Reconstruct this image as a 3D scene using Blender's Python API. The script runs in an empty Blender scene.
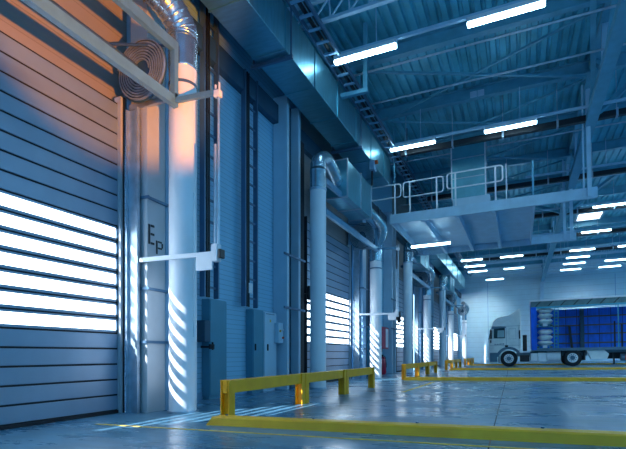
import bpy, math, random
from mathutils import Vector
random.seed(7)
C = bpy.context.scene.collection
S = 0.01745            # cross-fall of floor and roof: rises away from the door wall
TILT = -math.atan(S)
P = 10.3               # bay pitch along the door wall
ORG = {}

# ---------------------------------------------------------------- materials
def mat(name, col, rough=0.5, metal=0.0, var=0.08, nscale=3.0, bump=0.0, bscale=60, emit=None, es=0.0, stretch=None, spec=0.5):
    m = bpy.data.materials.new(name); m.use_nodes = True
    nt = m.node_tree; b = nt.nodes['Principled BSDF']
    b.inputs['Roughness'].default_value = rough; b.inputs['Metallic'].default_value = metal
    b.inputs['Specular IOR Level'].default_value = spec
    tc = nt.nodes.new('ShaderNodeTexCoord'); mp = nt.nodes.new('ShaderNodeMapping')
    nt.links.new(tc.outputs['Object'], mp.inputs[0])
    if stretch: mp.inputs['Scale'].default_value = stretch
    no = nt.nodes.new('ShaderNodeTexNoise'); no.inputs['Scale'].default_value = nscale; no.inputs['Detail'].default_value = 5
    nt.links.new(mp.outputs[0], no.inputs['Vector'])
    rp = nt.nodes.new('ShaderNodeValToRGB')
    rp.color_ramp.elements[0].position = 0.3; rp.color_ramp.elements[1].position = 0.7
    rp.color_ramp.elements[0].color = [c*(1-var) for c in col[:3]] + [1]
    rp.color_ramp.elements[1].color = [min(1, c*(1+var)) for c in col[:3]] + [1]
    nt.links.new(no.outputs['Fac'], rp.inputs[0]); nt.links.new(rp.outputs[0], b.inputs['Base Color'])
    if bump:
        n2 = nt.nodes.new('ShaderNodeTexNoise'); n2.inputs['Scale'].default_value = bscale
        nt.links.new(mp.outputs[0], n2.inputs['Vector'])
        bp = nt.nodes.new('ShaderNodeBump'); bp.inputs['Strength'].default_value = bump; bp.inputs['Distance'].default_value = 0.01
        nt.links.new(n2.outputs['Fac'], bp.inputs['Height']); nt.links.new(bp.outputs[0], b.inputs['Normal'])
    if emit:
        b.inputs['Emission Color'].default_value = (*emit, 1); b.inputs['Emission Strength'].default_value = es
    m['b'] = 1
    return m

def panel_mat(name, col, pitch, depth=0.45, width=0.06, rough=0.45):
    """sandwich panel with fine horizontal grooves every `pitch` metres"""
    m = mat(name, col, rough, 0.0, 0.05, 1.2)
    nt = m.node_tree; b = nt.nodes['Principled BSDF']
    tc = [n for n in nt.nodes if n.type == 'TEX_COORD'][0]
    sp = nt.nodes.new('ShaderNodeSeparateXYZ'); nt.links.new(tc.outputs['Object'], sp.inputs[0])
    d = nt.nodes.new('ShaderNodeMath'); d.operation = 'DIVIDE'; d.inputs[1].default_value = pitch
    fr = nt.nodes.new('ShaderNodeMath'); fr.operation = 'FRACT'
    lt = nt.nodes.new('ShaderNodeMath'); lt.operation = 'LESS_THAN'; lt.inputs[1].default_value = width
    nt.links.new(sp.outputs[2], d.inputs[0]); nt.links.new(d.outputs[0], fr.inputs[0]); nt.links.new(fr.outputs[0], lt.inputs[0])
    mx = nt.nodes.new('ShaderNodeMixRGB'); mx.blend_type = 'MULTIPLY'
    src = b.inputs['Base Color'].links[0].from_socket
    nt.links.new(src, mx.inputs[1]); mx.inputs[2].default_value = (depth, depth, depth, 1)
    nt.links.new(lt.outputs[0], mx.inputs[0]); nt.links.new(mx.outputs[0], b.inputs['Base Color'])
    return m

WALL = panel_mat('wall_panel', (0.26, 0.54, 0.74), 0.10, 0.62, 0.10)
LINTEL = panel_mat('lintel_panel', (0.27, 0.26, 0.26), 0.3, 0.75, 0.05)
BACK = panel_mat('back_wall_panel', (0.50, 0.70, 0.80), 0.5, 0.72, 0.05)
SLAT = mat('door_slat', (0.27, 0.36, 0.47), 0.4, 0.4, 0.06, 2)
RUB = mat('black_rubber', (0.012, 0.014, 0.02), 0.7)
FRAMEM = mat('hood_frame_steel', (0.13, 0.32, 0.48), 0.4, 0.3, 0.1, 6)
GALV = mat('galvanised_steel', (0.45, 0.56, 0.66), 0.38, 0.75, 0.15, 7)
DUCT = mat('duct_sheet_metal', (0.15, 0.43, 0.54), 0.32, 0.75, 0.12, 3, stretch=(1, 5, 1))
FLEX = mat('ribbed_foil_duct', (0.45, 0.60, 0.68), 0.24, 0.9, 0.1, 9)
PAINTW = mat('white_paint', (0.74, 0.78, 0.84), 0.35, 0.0, 0.03)
PIPEM = mat('pipe_enamel', (0.80, 0.84, 0.90), 0.30, 0.0, 0.03)
CLAD = mat('column_cladding', (0.45, 0.50, 0.55), 0.4, 0.1, 0.05)
STEELB = mat('blue_grey_paint', (0.22, 0.42, 0.62), 0.45, 0.1, 0.08)
STEELD = mat('dark_steel_paint', (0.03, 0.09, 0.15), 0.5, 0.2, 0.1)
CAB = mat('cabinet_paint', (0.08, 0.27, 0.38), 0.35, 0.1, 0.05)
CABL = mat('light_cabinet_paint', (0.42, 0.60, 0.74), 0.4, 0.0, 0.04)
ROOFM = mat('roof_deck_steel', (0.10, 0.46, 0.60), 0.45, 0.2, 0.25, 1.2)
BEAMM = mat('roof_beam_paint', (0.11, 0.36, 0.50), 0.45, 0.1, 0.12)
PLATM = mat('platform_paint', (0.40, 0.62, 0.78), 0.45, 0.1, 0.08)
BLACK = mat('black_plastic', (0.008, 0.010, 0.016), 0.4)
YEL = mat('yellow_paint', (1.0, 0.42, 0.004), 0.42, 0.0, 0.10, 5)
YKERB = mat('yellow_kerb_paint', (1.0, 0.48, 0.02), 0.45, 0.0, 0.12, 4)
YLINE = mat('yellow_floor_line', (1.0, 0.56, 0.06), 0.6, 0.0, 0.3, 12)
RED = mat('red_enamel', (0.42, 0.015, 0.06), 0.4)
TRAY = mat('cable_tray_steel', (0.10, 0.19, 0.30), 0.4, 0.6, 0.1)
TRUCKW = mat('truck_white', (0.84, 0.88, 0.86), 0.25)
TRUCKG = mat('truck_grey_blue', (0.10, 0.20, 0.28), 0.4)
TYRE = mat('tyre', (0.010, 0.012, 0.018), 0.7)
RIM = mat('rim', (0.78, 0.84, 0.88), 0.4, 0.0)
GLASSD = mat('cab_glass', (0.015, 0.03, 0.045), 0.08, 0.0)
GLASSL = mat('cab_window_interior', (0.30, 0.45, 0.50), 0.1)
TARP = mat('blue_tarpaulin', (0.0, 0.16, 0.85), 0.45, 0.0, 0.18, 1.5, stretch=(3, 1, 1))
TARPD = mat('dark_blue_tarpaulin', (0.0, 0.05, 0.36), 0.45)
TEAL = mat('teal_frame', (0.04, 0.36, 0.52), 0.4)
WOOD = mat('batten_wood', (0.10, 0.11, 0.09), 0.6)
SACK = mat('sack_plastic', (0.80, 0.88, 0.92), 0.35, 0.0, 0.15, 6)
ROOFT = mat('trailer_roof', (0.10, 0.20, 0.22), 0.5, 0, 0.2)
ORANGE = mat('orange_plastic', (0.75, 0.10, 0.01), 0.5)
BROWNG = mat('amber_plastic', (0.7, 0.4, 0.05), 0.5)
LAMPE = mat('lamp_diffuser', (0.9, 0.95, 1.0), 0.4, emit=(0.52, 0.84, 1.0), es=22)
SKYE = mat('skylight_glazing', (0.8, 0.9, 1.0), 0.4, emit=(0.80, 0.95, 1.0), es=4)

def glazing():
    m = bpy.data.materials.new('door_glazing'); m.use_nodes = True
    nt = m.node_tree; nt.nodes.clear()
    o = nt.nodes.new('ShaderNodeOutputMaterial'); mx = nt.nodes.new('ShaderNodeMixShader')
    t = nt.nodes.new('ShaderNodeBsdfTransparent'); e = nt.nodes.new('ShaderNodeEmission')
    e.inputs[0].default_value = (0.72, 0.88, 1, 1); e.inputs[1].default_value = 10
    nt.links.new(t.outputs[0], mx.inputs[1]); nt.links.new(e.outputs[0], mx.inputs[2]); mx.inputs[0].default_value = 0.4
    nt.links.new(mx.outputs[0], o.inputs[0]); return m
GLAZE = glazing()

def floor_mat():
    m = mat('polished_concrete', (0.11, 0.27, 0.40), 0.3, 0, 0.18, 0.8, bump=0.03, bscale=9, spec=0.4)
    nt = m.node_tree; b = nt.nodes['Principled BSDF']
    n = nt.nodes.new('ShaderNodeTexNoise'); n.inputs['Scale'].default_value = 0.9; n.inputs['Detail'].default_value = 9; n.inputs['Roughness'].default_value = 0.65
    tc = [q for q in nt.nodes if q.type == 'TEX_COORD'][0]
    mp = nt.nodes.new('ShaderNodeMapping'); mp.inputs['Scale'].default_value = (0.5, 1.4, 1)
    nt.links.new(tc.outputs['Object'], mp.inputs[0]); nt.links.new(mp.outputs[0], n.inputs['Vector'])
    mr = nt.nodes.new('ShaderNodeMapRange'); mr.inputs['From Min'].default_value = 0.3; mr.inputs['From Max'].default_value = 0.7
    mr.inputs['To Min'].default_value = 0.16; mr.inputs['To Max'].default_value = 0.42
    nt.links.new(n.outputs['Fac'], mr.inputs[0]); nt.links.new(mr.outputs[0], b.inputs['Roughness'])
    # scuffs: fine dirt modulating the colour
    mx = nt.nodes.new('ShaderNodeMixRGB'); mx.blend_type = 'MULTIPLY'; mx.inputs[0].default_value = 0.55
    src = b.inputs['Base Color'].links[0].from_socket
    r2 = nt.nodes.new('ShaderNodeValToRGB'); r2.color_ramp.elements[0].position = 0.35; r2.color_ramp.elements[1].position = 0.62
    r2.color_ramp.elements[0].color = (0.55, 0.55, 0.55, 1)
    n3 = nt.nodes.new('ShaderNodeTexNoise'); n3.inputs['Scale'].default_value = 5; n3.inputs['Detail'].default_value = 8
    nt.links.new(mp.outputs[0], n3.inputs['Vector']); nt.links.new(n3.outputs['Fac'], r2.inputs[0])
    nt.links.new(src, mx.inputs[1]); nt.links.new(r2.outputs[0], mx.inputs[2]); nt.links.new(mx.outputs[0], b.inputs['Base Color'])
    return m
FLOORM = floor_mat()

# ---------------------------------------------------------------- mesh builder (absolute coordinates, heights above the local floor)
class MB:
    def __init__(s): s.v = []; s.f = []; s.sm = []
    def add(s, vs, fs, smooth=False):
        n = len(s.v); s.v += [tuple(v) for v in vs]; s.f += [tuple(i+n for i in f) for f in fs]; s.sm += [smooth]*len(fs); return s
    def box(s, x0, x1, y0, y1, z0, z1, c=0.0):
        """box with chamfered edges when c > 0"""
        if x0 > x1: x0, x1 = x1, x0
        if y0 > y1: y0, y1 = y1, y0
        if z0 > z1: z0, z1 = z1, z0
        if c <= 0:
            v = [(x, y, z) for z in (z0, z1) for y in (y0, y1) for x in (x0, x1)]
            return s.add(v, [(0, 2, 3, 1), (4, 5, 7, 6), (0, 1, 5, 4), (2, 6, 7, 3), (0, 4, 6, 2), (1, 3, 7, 5)])
        c = min(c, (x1-x0)*.45, (y1-y0)*.45, (z1-z0)*.45)
        import bmesh
        bm = bmesh.new(); bmesh.ops.create_cube(bm, size=1)
        for v in bm.verts:
            v.co = Vector(((x0+x1)/2 + v.co.x*(x1-x0), (y0+y1)/2 + v.co.y*(y1-y0), (z0+z1)/2 + v.co.z*(z1-z0)))
        bmesh.ops.bevel(bm, geom=bm.edges[:], offset=c, segments=2, affect='EDGES', profile=0.5)
        bm.verts.index_update()
        s.add([v.co[:] for v in bm.verts], [[v.index for v in f.verts] for f in bm.faces]); bm.free(); return s
    def bar(s, p, q, w, h, up=(0, 0, 1)):
        p = Vector(p); q = Vector(q); d = (q-p).normalized(); u = Vector(up)
        a = d.cross(u)
        if a.length < 1e-4: a = d.cross(Vector((1, 0, 0)))
        a.normalize(); b = a.cross(d).normalized()
        vs = [e + a*(i*w/2) + b*(j*h/2) for e in (p, q) for i, j in ((-1, -1), (1, -1), (1, 1), (-1, 1))]
        return s.add(vs, [(0, 3, 2, 1), (4, 5, 6, 7), (0, 1, 5, 4), (1, 2, 6, 5), (2, 3, 7, 6), (3, 0, 4, 7)])
    def tube(s, pts, r, n=10, closed=False, ribs=0, caps=True):
        pts = [Vector(p) for p in pts]; N = len(pts)
        rr = r if isinstance(r, (list, tuple)) else [r]*N
        prev = None; rings = []
        for i, p in enumerate(pts):
            if closed: d = pts[(i+1) % N] - pts[i-1]
            else: d = pts[min(i+1, N-1)] - pts[max(i-1, 0)]
            d.normalize()
            if prev is None:
                a = d.cross(Vector((0, 0, 1)))
                if a.length < 1e-3: a = d.cross(Vector((1, 0, 0)))
            else: a = prev - d*prev.dot(d)
            a.normalize(); prev = a; b = d.cross(a)
            rings.append([p + (a*math.cos(t*2*math.pi/n) + b*math.sin(t*2*math.pi/n))*rr[i] for t in range(n)])
        vs = [v for r_ in rings for v in r_]; fs = []
        for i in range(N if closed else N-1):
            j = (i+1) % N
            for t in range(n): fs.append((i*n+t, i*n+(t+1) % n, j*n+(t+1) % n, j*n+t))
        s.add(vs, fs, True)
        if not closed and caps:
            s.add(rings[0], [tuple(reversed(range(n)))]); s.add(rings[-1], [tuple(range(n))])
        return s
    def cyl(s, p, q, r, n=20): return s.tube([p, q], r, n)
    def prism(s, poly, axis, a0, a1):
        """polygon (u,v) extruded along axis: 'y' -> (x,z), 'x' -> (y,z), 'z' -> (x,y)"""
        def m(u, v, w): return (u, w, v) if axis == 'y' else (w, u, v) if axis == 'x' else (u, v, w)
        n = len(poly)
        vs = [m(u, v, a0) for u, v in poly] + [m(u, v, a1) for u, v in poly]
        return s.add(vs, [tuple(range(n)), tuple(reversed(range(n, 2*n)))] + [(i, i+n, (i+1) % n+n, (i+1) % n) for i in range(n)])
    def obj(s, name, m, parent=None, org=(0, 0, 0), tilt=False):
        import bmesh
        o3 = ORG[parent.name] if parent else Vector(org)
        me = bpy.data.meshes.new(name)
        me.from_pydata([tuple(Vector(v)-o3) for v in s.v], [], s.f)
        me.polygons.foreach_set('use_smooth', s.sm)
        bm = bmesh.new(); bm.from_mesh(me); bmesh.ops.recalc_face_normals(bm, faces=bm.faces); bm.to_mesh(me); bm.free()
        me.materials.append(m)
        o = bpy.data.objects.new(name, me); C.objects.link(o); ORG[o.name] = o3
        if parent: o.parent = parent
        else:
            o.location = (o3.x, o3.y, o3.z + S*o3.x)
            if tilt: o.rotation_euler = (0, TILT, 0)
        return o

def tag(o, label, cat, group=None, kind=None):
    if kind == 'structure' or kind == 'stuff': o['kind'] = kind
    if label: o['label'] = label
    if cat: o['category'] = cat
    if group: o['group'] = group
    return o
def thing(name, label, cat, org, group=None, tilt=False, kind=None):
    o = bpy.data.objects.new(name, None); C.objects.link(o); o.empty_display_size = 0.2
    ORG[o.name] = Vector(org); o.location = (org[0], org[1], org[2]+S*org[0])
    if tilt: o.rotation_euler = (0, TILT, 0)
    return tag(o, label, cat, group, kind)
def kids(o): return [c for c in list(C.objects) if c.parent == o]
def copy_tree(o, dy=0, label=None, parent=None):
    c = o.copy(); C.objects.link(c); ORG[c.name] = ORG[o.name].copy()
    if parent: c.parent = parent
    else:
        c.location.y += dy
        if label: c['label'] = label
    for ch in kids(o): copy_tree(ch, 0, None, c)
    return c
def struct(b, name, m, org=(0, 0, 0), tilt=False, parent=None):
    o = b.obj(name, m, parent, org, tilt)
    if not parent: o['kind'] = 'structure'
    return o
ORD = ['nearest', 'second', 'third', 'fourth', 'fifth']
def arc(fn, t0, t1, n): return [fn(t0+(t1-t0)*i/(n-1)) for i in range(n)]

# ================================================================ SETTING
XW = -5.6; YB = 50.0; XR = 13.0; Y0 = -15.0; ZR = 9.3
struct(MB().box(XW-0.3, XR, Y0, YB+.3, -0.3, 0), 'floor', FLOORM, (0, 0, 0), True)
# joints sawn in the slab, crack at x ~ -0.4
j = MB()
j.prism([(-0.232, 3.2), (-0.22, 3.2), (-0.43, 19), (-0.64, 31), (-0.655, 31), (-0.445, 19)], 'z', -0.002, 0.0015)
j.box(-3.2, XR-.1, 12.35, 12.362, -0.002, 0.0015)
struct(j, 'trim_1', mat('joint_filler', (0.03, 0.05, 0.07), 0.8), (0, 0, 0), True)
# wall with door openings
DR = 5.22; DW = 3.65; DH = 4.62
w = MB()
def seg(y0, y1, z0=0, z1=ZR): w.box(XW-.2, XW, y0, y1, z0, z1)
edge = Y0
for k in range(5):
    r = DR + P*k; l = r - DW
    seg(edge, l); edge = r
seg(edge, YB)
struct(w, 'wall_left', WALL, (XW, 0, 0))
w = MB()
for k in range(5): w.box(XW-.2, XW+.012, DR+P*k-DW, DR+P*k+.75, DH, 6.5)
for k in range(5): w.box(XW-.2, XW, DR+P*k-DW, DR+P*k, 6.5, ZR)
struct(w, 'trim_4', LINTEL, (XW, 0, 0))
struct(MB().box(XW-.2, XR, YB, YB+.2, -0.1, ZR+.2), 'wall_back', BACK, (0, YB, 0), True)
b = MB()
for x in (-2.83, 8.0): b.box(x-.03, x+.03, YB-.02, YB, 0, 7.9)
struct(b, 'trim_2', STEELB, (0, YB, 0), True)
# horizontal wall rail below the duct, dark
struct(MB().box(XW, XW+.16, Y0+.1, YB-.05, 6.55, 7.0, .01), 'trim_3', STEELD, (XW, 0, 0))
b = MB()
for k in range(5):
    a0 = DR+P*k-DW if k else Y0+.1; 
    b.box(XW, XW+.02, (DR+P*(k-1)+.05) if k else Y0+.1, a0-.05, 0, .14)
b.box(XW, XW+.02, DR+P*4+.05, YB-.05, 0, .14)
struct(b, 'baseboard_left', STEELB, (XW, 0, 0))
# corrugated roof deck: trapezoid ribs running along the hall
prof = []; x = XW-.2
while x < XR:
    prof += [(x, ZR), (x+.14, ZR), (x+.165, ZR+.075), (x+.235, ZR+.075)]; x += .26
n = len(prof)
r = MB()
vs = [(x, Y0, z) for x, z in prof] + [(x, YB+.2, z) for x, z in prof] + [(x, Y0, ZR+.18) for x, z in prof] + [(x, YB+.2, ZR+.18) for x, z in prof]
fs = [(i, i+1, n+i+1, n+i) for i in range(n-1)] + [(2*n+i, 3*n+i, 3*n+i+1, 2*n+i+1) for i in range(n-1)]
fs += [(i, 2*n+i, 2*n+i+1, i+1) for i in range(n-1)]
r.add(vs, fs)
struct(r, 'ceiling', ROOFM, (0, 0, 0), True)
sk = thing('skylight', 'bright square skylight let into the blue ribbed roof at right', 'skylight', (4.0, 32.6, ZR-.05), tilt=True)
MB().box(3.3, 4.55, 31.6, 34.4, ZR-.06, ZR-.03).obj('skylight_pane', SKYE, sk)
b = MB()
for q in ((3.2, 3.3, 31.5, 34.5), (4.55, 4.65, 31.5, 34.5), (3.3, 4.55, 31.5, 31.6), (3.3, 4.55, 34.4, 34.5)): b.box(*q, ZR-.1, ZR)
b.obj('skylight_frame', PAINTW, sk)

# ================================================================ ROOF STEEL
def ibeam_x(b, y, z0, h, w_, x0=XW, x1=XR-.1):
    b.box(x0, x1, y-w_/2, y+w_/2, z0, z0+.02); b.box(x0, x1, y-w_/2, y+w_/2, z0+h-.02, z0+h); b.box(x0, x1, y-.01, y+.01, z0+.02, z0+h-.02)
k = 0
names = []
yy = 3.25
while yy < 49:
    b = MB(); ibeam_x(b, yy, 8.92, .37, .2)
    o = b.obj('roof_purlin', BEAMM, None, (0, yy, 8.92), True)
    tag(o, 'blue steel roof purlin crossing the hall under the ribbed deck', 'roof beam', 'purlins under the roof deck')
    yy += 3.15; k += 1
# deep lattice trusses crossing the hall
def cross_truss(y, label):
    t = thing('roof_truss', label, 'roof truss', (0, y, 8.0), 'lattice trusses across the hall', True)
    b = MB(); b.box(XW+.05, XR-.2, y-.05, y+.05, 8.02, 8.08); b.obj('bottom_chord', PLATM, t)
    b = MB(); b.box(XW+.05, XR-.2, y-.05, y+.05, 8.50, 8.58); b.obj('top_chord', PLATM, t)
    b = MB(); x = XW+.1; i = 0
    while x < XR-1:
        b.bar((x, y, 8.07), (x+.42, y, 8.52), .03, .03); b.bar((x+.42, y, 8.52), (x+.44, y, 8.07), .03, .03); x += .44
    b.obj('lattice_webbing', PLATM, t)
for i, y in enumerate((9.45, 40.35)):
    cross_truss(y, 'blue lattice roof truss across the hall, %s from the camera' % ORD[i])
# main girder running the length of the hall
g = thing('main_girder', 'long blue steel girder running down the hall to the back wall column', 'girder', (1.95, 30, 7.6), None)
b = MB(); b.box(1.80, 2.10, 2, YB-.1, 7.62, 7.86, .01); b.obj('bottom_chord', BEAMM, g)
b = MB(); b.box(1.83, 2.07, 2, YB-.1, 9.02, 9.2, .01); b.obj('top_chord', BEAMM, g)
y = 4.2
while y < YB-3:
    MB().bar((1.95, y, 7.86), (1.95, y+1.6, 9.02), .10, .10).obj('girder_diagonal', BEAMM, g); MB().bar((1.95, y+1.6, 9.02), (1.95, y+3.2, 7.86), .10, .10).obj('girder_diagonal', BEAMM, g)
    MB().box(1.88, 2.02, y+3.13, y+3.27, 7.86, 9.02).obj('girder_post', PLATM, g); y += 3.2
# raking braces from girder to deck
for i, (x0, y0, z0, x1, y1, z1) in enumerate(((2.0, 16.2, 7.8, 1.5, 12.2, 9.1), (2.0, 16.2, 7.8, 4.2, 15.0, 9.2), (2.1, 26.2, 7.7, 5.2, 21.8, 9.1), (1.9, 26.2, 7.7, -1.6, 26.2, 9.1))):
    tag(MB().bar((x0, y0, z0), (x1, y1, z1), .13, .13).obj('roof_brace', BEAMM, None, (x0, y0, z0)),
        ['blue raking roof brace rising towards the camera from the girder over the platform end', 'blue raking roof brace spreading right above the platform end',
         'blue raking roof brace sloping at right edge beyond the platform', 'blue raking roof brace leaning left beyond the platform'][i], 'roof brace')
# wind bracing between purlins, eaves beam, drop bracket, junction box
n_ = 0
for i, y in enumerate((12.75, 15.9, 19.05, 22.2, 25.35)):
    for q in (0, 1):
        ya, yb = (y+.1, y+3.0) if q else (y+3.0, y+.1)
        tag(MB().bar((-4.1, ya, 8.86), (1.75, yb, 8.86 - .05*q), .06, .06).obj('bracing_rod', BEAMM, None, (-4.1, ya, 8.86), True),
            'slim diagonal bracing bar crossing under the roof deck', 'bracing', 'diagonal bracing bars under the roof')
b = MB(); b.box(-4.62, -4.42, Y0+.2, YB-.2, 8.66, 8.69); b.box(-4.62, -4.42, Y0+.2, YB-.2, 8.89, 8.92); b.box(-4.53, -4.51, Y0+.2, YB-.2, 8.69, 8.89)
tag(b.obj('eaves_beam', BEAMM, None, (-4.5, 15, 8.66)), 'long steel eaves beam running above the big duct', 'roof beam')
t = thing('drop_bracket', 'blue drop bracket reaching from the roof down to the big duct', 'bracket', (-3.62, 11.6, 7.6))
MB().box(-3.67, -3.57, 11.55, 11.65, 7.62, 9.3).obj('drop_post', BEAMM, t)
MB().box(-4.28, -3.55, 11.54, 11.66, 7.52, 7.62).obj('bracket_arm', BEAMM, t)
tag(MB().box(-1.45, -1.25, 15.72, 15.79, 8.93, 9.12, .01).box(-1.23, -1.03, 15.72, 15.79, 8.93, 9.12, .01).obj('junction_box', PLATM, None, (-1.2, 15.75, 8.93), True), 'small double junction box fixed to a roof purlin', 'box')
# ladder shaped cable tray beside the duct high on the left
t = thing('cable_ladder', 'dark ladder shaped cable tray running along above the big duct', 'cable tray', (-4.0, 12, 7.85))
for x in (-4.22, -3.88): MB().box(x-.02, x+.02, 6, 44, 7.82, 7.93).obj('side_rail', TRAY, t)
y = 6.2
while y < 44: MB().box(-4.2, -3.9, y-.03, y+.03, 7.83, 7.87).obj('rung', STEELB, t); y += .45
for x, r_ in ((-4.08, .045), (-3.97, .035)): MB().tube([(x, 6, 7.93), (x+.02, 44, 7.93)], r_, 8).obj('cable', BLACK, t)
for y in (7.2, 12.4, 17.6, 22.8, 28.0, 33.2): MB().box(-3.89, -3.86, y-.02, y+.02, 7.9, 9.3).obj('hanger_rod', TRAY, t)
# thin service pipes crossing the hall
for i, (y, z) in enumerate(((12.1, 8.35), (13.7, 8.35), (18.2, 8.3), (23.4, 8.3), (28.5, 8.3))):
    tag(MB().tube([(XW+.1, y, z), (XR-.2, y, z)], .028, 8).obj('service_pipe', GALV, None, (0, y, z), True),
        'thin silver service pipe crossing under the roof, %s from the camera' % ORD[i], 'pipe')
for i, y in enumerate((16.25, 21.45, 26.65, 31.85, 37.0)):
    t = thing('black_service_duct', 'black service duct hung beside the %s row of roof lamps' % ['second', 'third', 'fourth', 'fifth', 'sixth'][i], 'duct', (0, y, 7.75), tilt=True)
    MB().box(-3.8, XR-.3, y-.09, y+.09, 7.70, 7.88, .02).obj('casing', BLACK, t)
    x = -3.6
    while x < XR-1:
        MB().box(x-.03, x+.03, y-.1, y+.1, 7.68, 7.92).box(x-.01, x+.01, y-.01, y+.01, 7.9, 9.06).obj('hanger_clip', GALV, t); x += 1.55

# ---- lamps
lamp0 = thing('batten_lamp', '', 'lamp', (0, 0, 7.8), 'linear lamps under the roof', True)
MB().box(0, 1.5, -.07, .07, 7.80, 7.90, .01).obj('lamp_housing', PAINTW, lamp0)
MB().box(.01, 1.49, -.065, .065, 7.735, 7.80, .02).obj('lamp_diffuser', LAMPE, lamp0)
rows = [(10.45, (-4.03, -1.03)), (15.7, (-4.03, -1.03)), (20.9, ()), (26.1, (-1.03, 3.2)), (31.3, (-4.0, -1.03, 3.25)),
        (36.5, (-4.0, -1.3, 3.1, 5.9)), (39.1, (-4.0, 3.1)), (41.7, (-4.0, -1.2, 3.1, 5.9)), (44.6, (3.1, 5.9)), (46.9, (-2.9,))]
RN = ['nearest', 'second', 'third', 'fourth', 'fifth', 'sixth', 'seventh', 'eighth', 'ninth', 'last']
first = True
for ri, (y, xs) in enumerate(rows):
    b = MB(); b.box(-3.9 if ri < 2 or ri > 3 else 0.2, XR-.5, y-.035, y+.035, 7.87, 7.94)
    for hx in range(-3, 12, 3):
        if hx > 0 or ri < 2 or ri > 3: b.box(hx-.01, hx+.01, y-.01, y+.01, 7.94, 8.92)
    tag(b.obj('lamp_trunking', PLATM, None, (0, y, 7.87), True), 'pale lamp carrier rail crossing the hall, %s row from the camera' % RN[ri], 'lamp rail')
    for xi, x in enumerate(xs):
        o = lamp0 if first else copy_tree(lamp0)
        first = False
        o.location = (x, y, 7.8 + S*x - .03)
        pos = ['leftmost', 'second from left', 'third from left', 'rightmost'][xi] if len(xs) > 1 else 'only one'
        o['label'] = 'glowing white batten lamp under the roof, %s of the %s row' % (pos, RN[ri])
u = thing('platform_lamp', 'glowing white batten lamp fixed under the steel platform', 'lamp', (-3.2, 19.2, 5.2), tilt=True)
MB().box(-4.05, -2.5, 19.1, 19.24, 5.22, 5.30, .01).obj('lamp_housing', PAINTW, u)
MB().box(-4.04, -2.51, 19.105, 19.235, 5.15, 5.22, .02).obj('lamp_diffuser', LAMPE, u)

# ================================================================ DUCTS
def rect_duct(t, x0, x1, y0, y1, z0, z1, step):
    MB().box(x0, x1, y0, y1, z0, z1, .01).obj('duct_casing', DUCT, t)
    y = y0 + .02
    while y < y1+.01:
        b = MB()
        b.box(x0-.02, x1+.02, y-.018, y+.018, z0-.02, z0+.005); b.box(x0-.02, x1+.02, y-.018, y+.018, z1-.005, z1+.02)
        b.box(x0-.02, x0+.005, y-.018, y+.018, z0, z1); b.box(x1-.005, x1+.02, y-.018, y+.018, z0, z1); y += step
        b.obj('duct_flange', DUCT, t)
t = thing('ventilation_duct', 'big rectangular sheet metal duct running high along the door wall', 'duct', (-4.7, 6, 6.95))
rect_duct(t, -5.05, -4.3, 1.0, 16.8, 6.95, 7.85, 1.48)
for y in (4.2, 8.6, 13.2):
    b = MB(); b.box(-5.2, -4.22, y-.03, y+.03, 6.86, 6.93); b.box(-5.15, -5.12, y-.015, y+.015, 6.9, 9.0); b.box(-4.27, -4.24, y-.015, y+.015, 6.9, 9.0)
    b.obj('duct_hanger', TRAY, t)
t = thing('ventilation_duct', 'rectangular sheet metal duct high on the wall beyond the platform', 'duct', (-4.7, 24, 6.65))
rect_duct(t, -5.2, -4.48, 23.5, 44.0, 6.65, 7.6, 2.96)
# dampers / orange actuator at end of the near duct
t = thing('duct_damper', 'small damper drive with an orange knob beside the end of the big duct', 'damper', (-4.15, 14.3, 6.7))
MB().box(-4.28, -4.12, 14.1, 14.35, 6.55, 6.85, .02).obj('damper_body', STEELB, t)
MB().cyl((-4.12, 14.2, 6.8), (-4.04, 14.2, 6.8), .06, 12).obj('damper_knob', ORANGE, t)
MB().box(-4.25, -4.2, 14.2, 14.24, 6.1, 6.55).obj('damper_rod', BLACK, t)
def low_duct(dy, label):
    t = thing('branch_duct', label, 'duct', (-4.6, 12.2+dy, 5.2), 'boxy branch ducts over the doors')
    MB().box(-5.0, -4.3, 12.1+dy, 14.4+dy, 5.15, 6.15, .01).obj('duct_casing', DUCT, t)
    for y in (12.12, 13.3, 14.38): 
        yy = y+dy; b = MB()
        b.box(-5.02, -4.28, yy-.02, yy+.02, 5.12, 5.16); b.box(-5.02, -4.28, yy-.02, yy+.02, 6.14, 6.18); b.box(-4.31, -4.28, yy-.02, yy+.02, 5.15, 6.15)
        b.obj('duct_flange', GALV, t)
low_duct(0, 'boxy branch duct under the big duct, left of the platform')
low_duct(P, 'boxy branch duct high on the wall just beyond the platform')
low_duct(2*P, 'farthest boxy branch duct high on the door wall')

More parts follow.
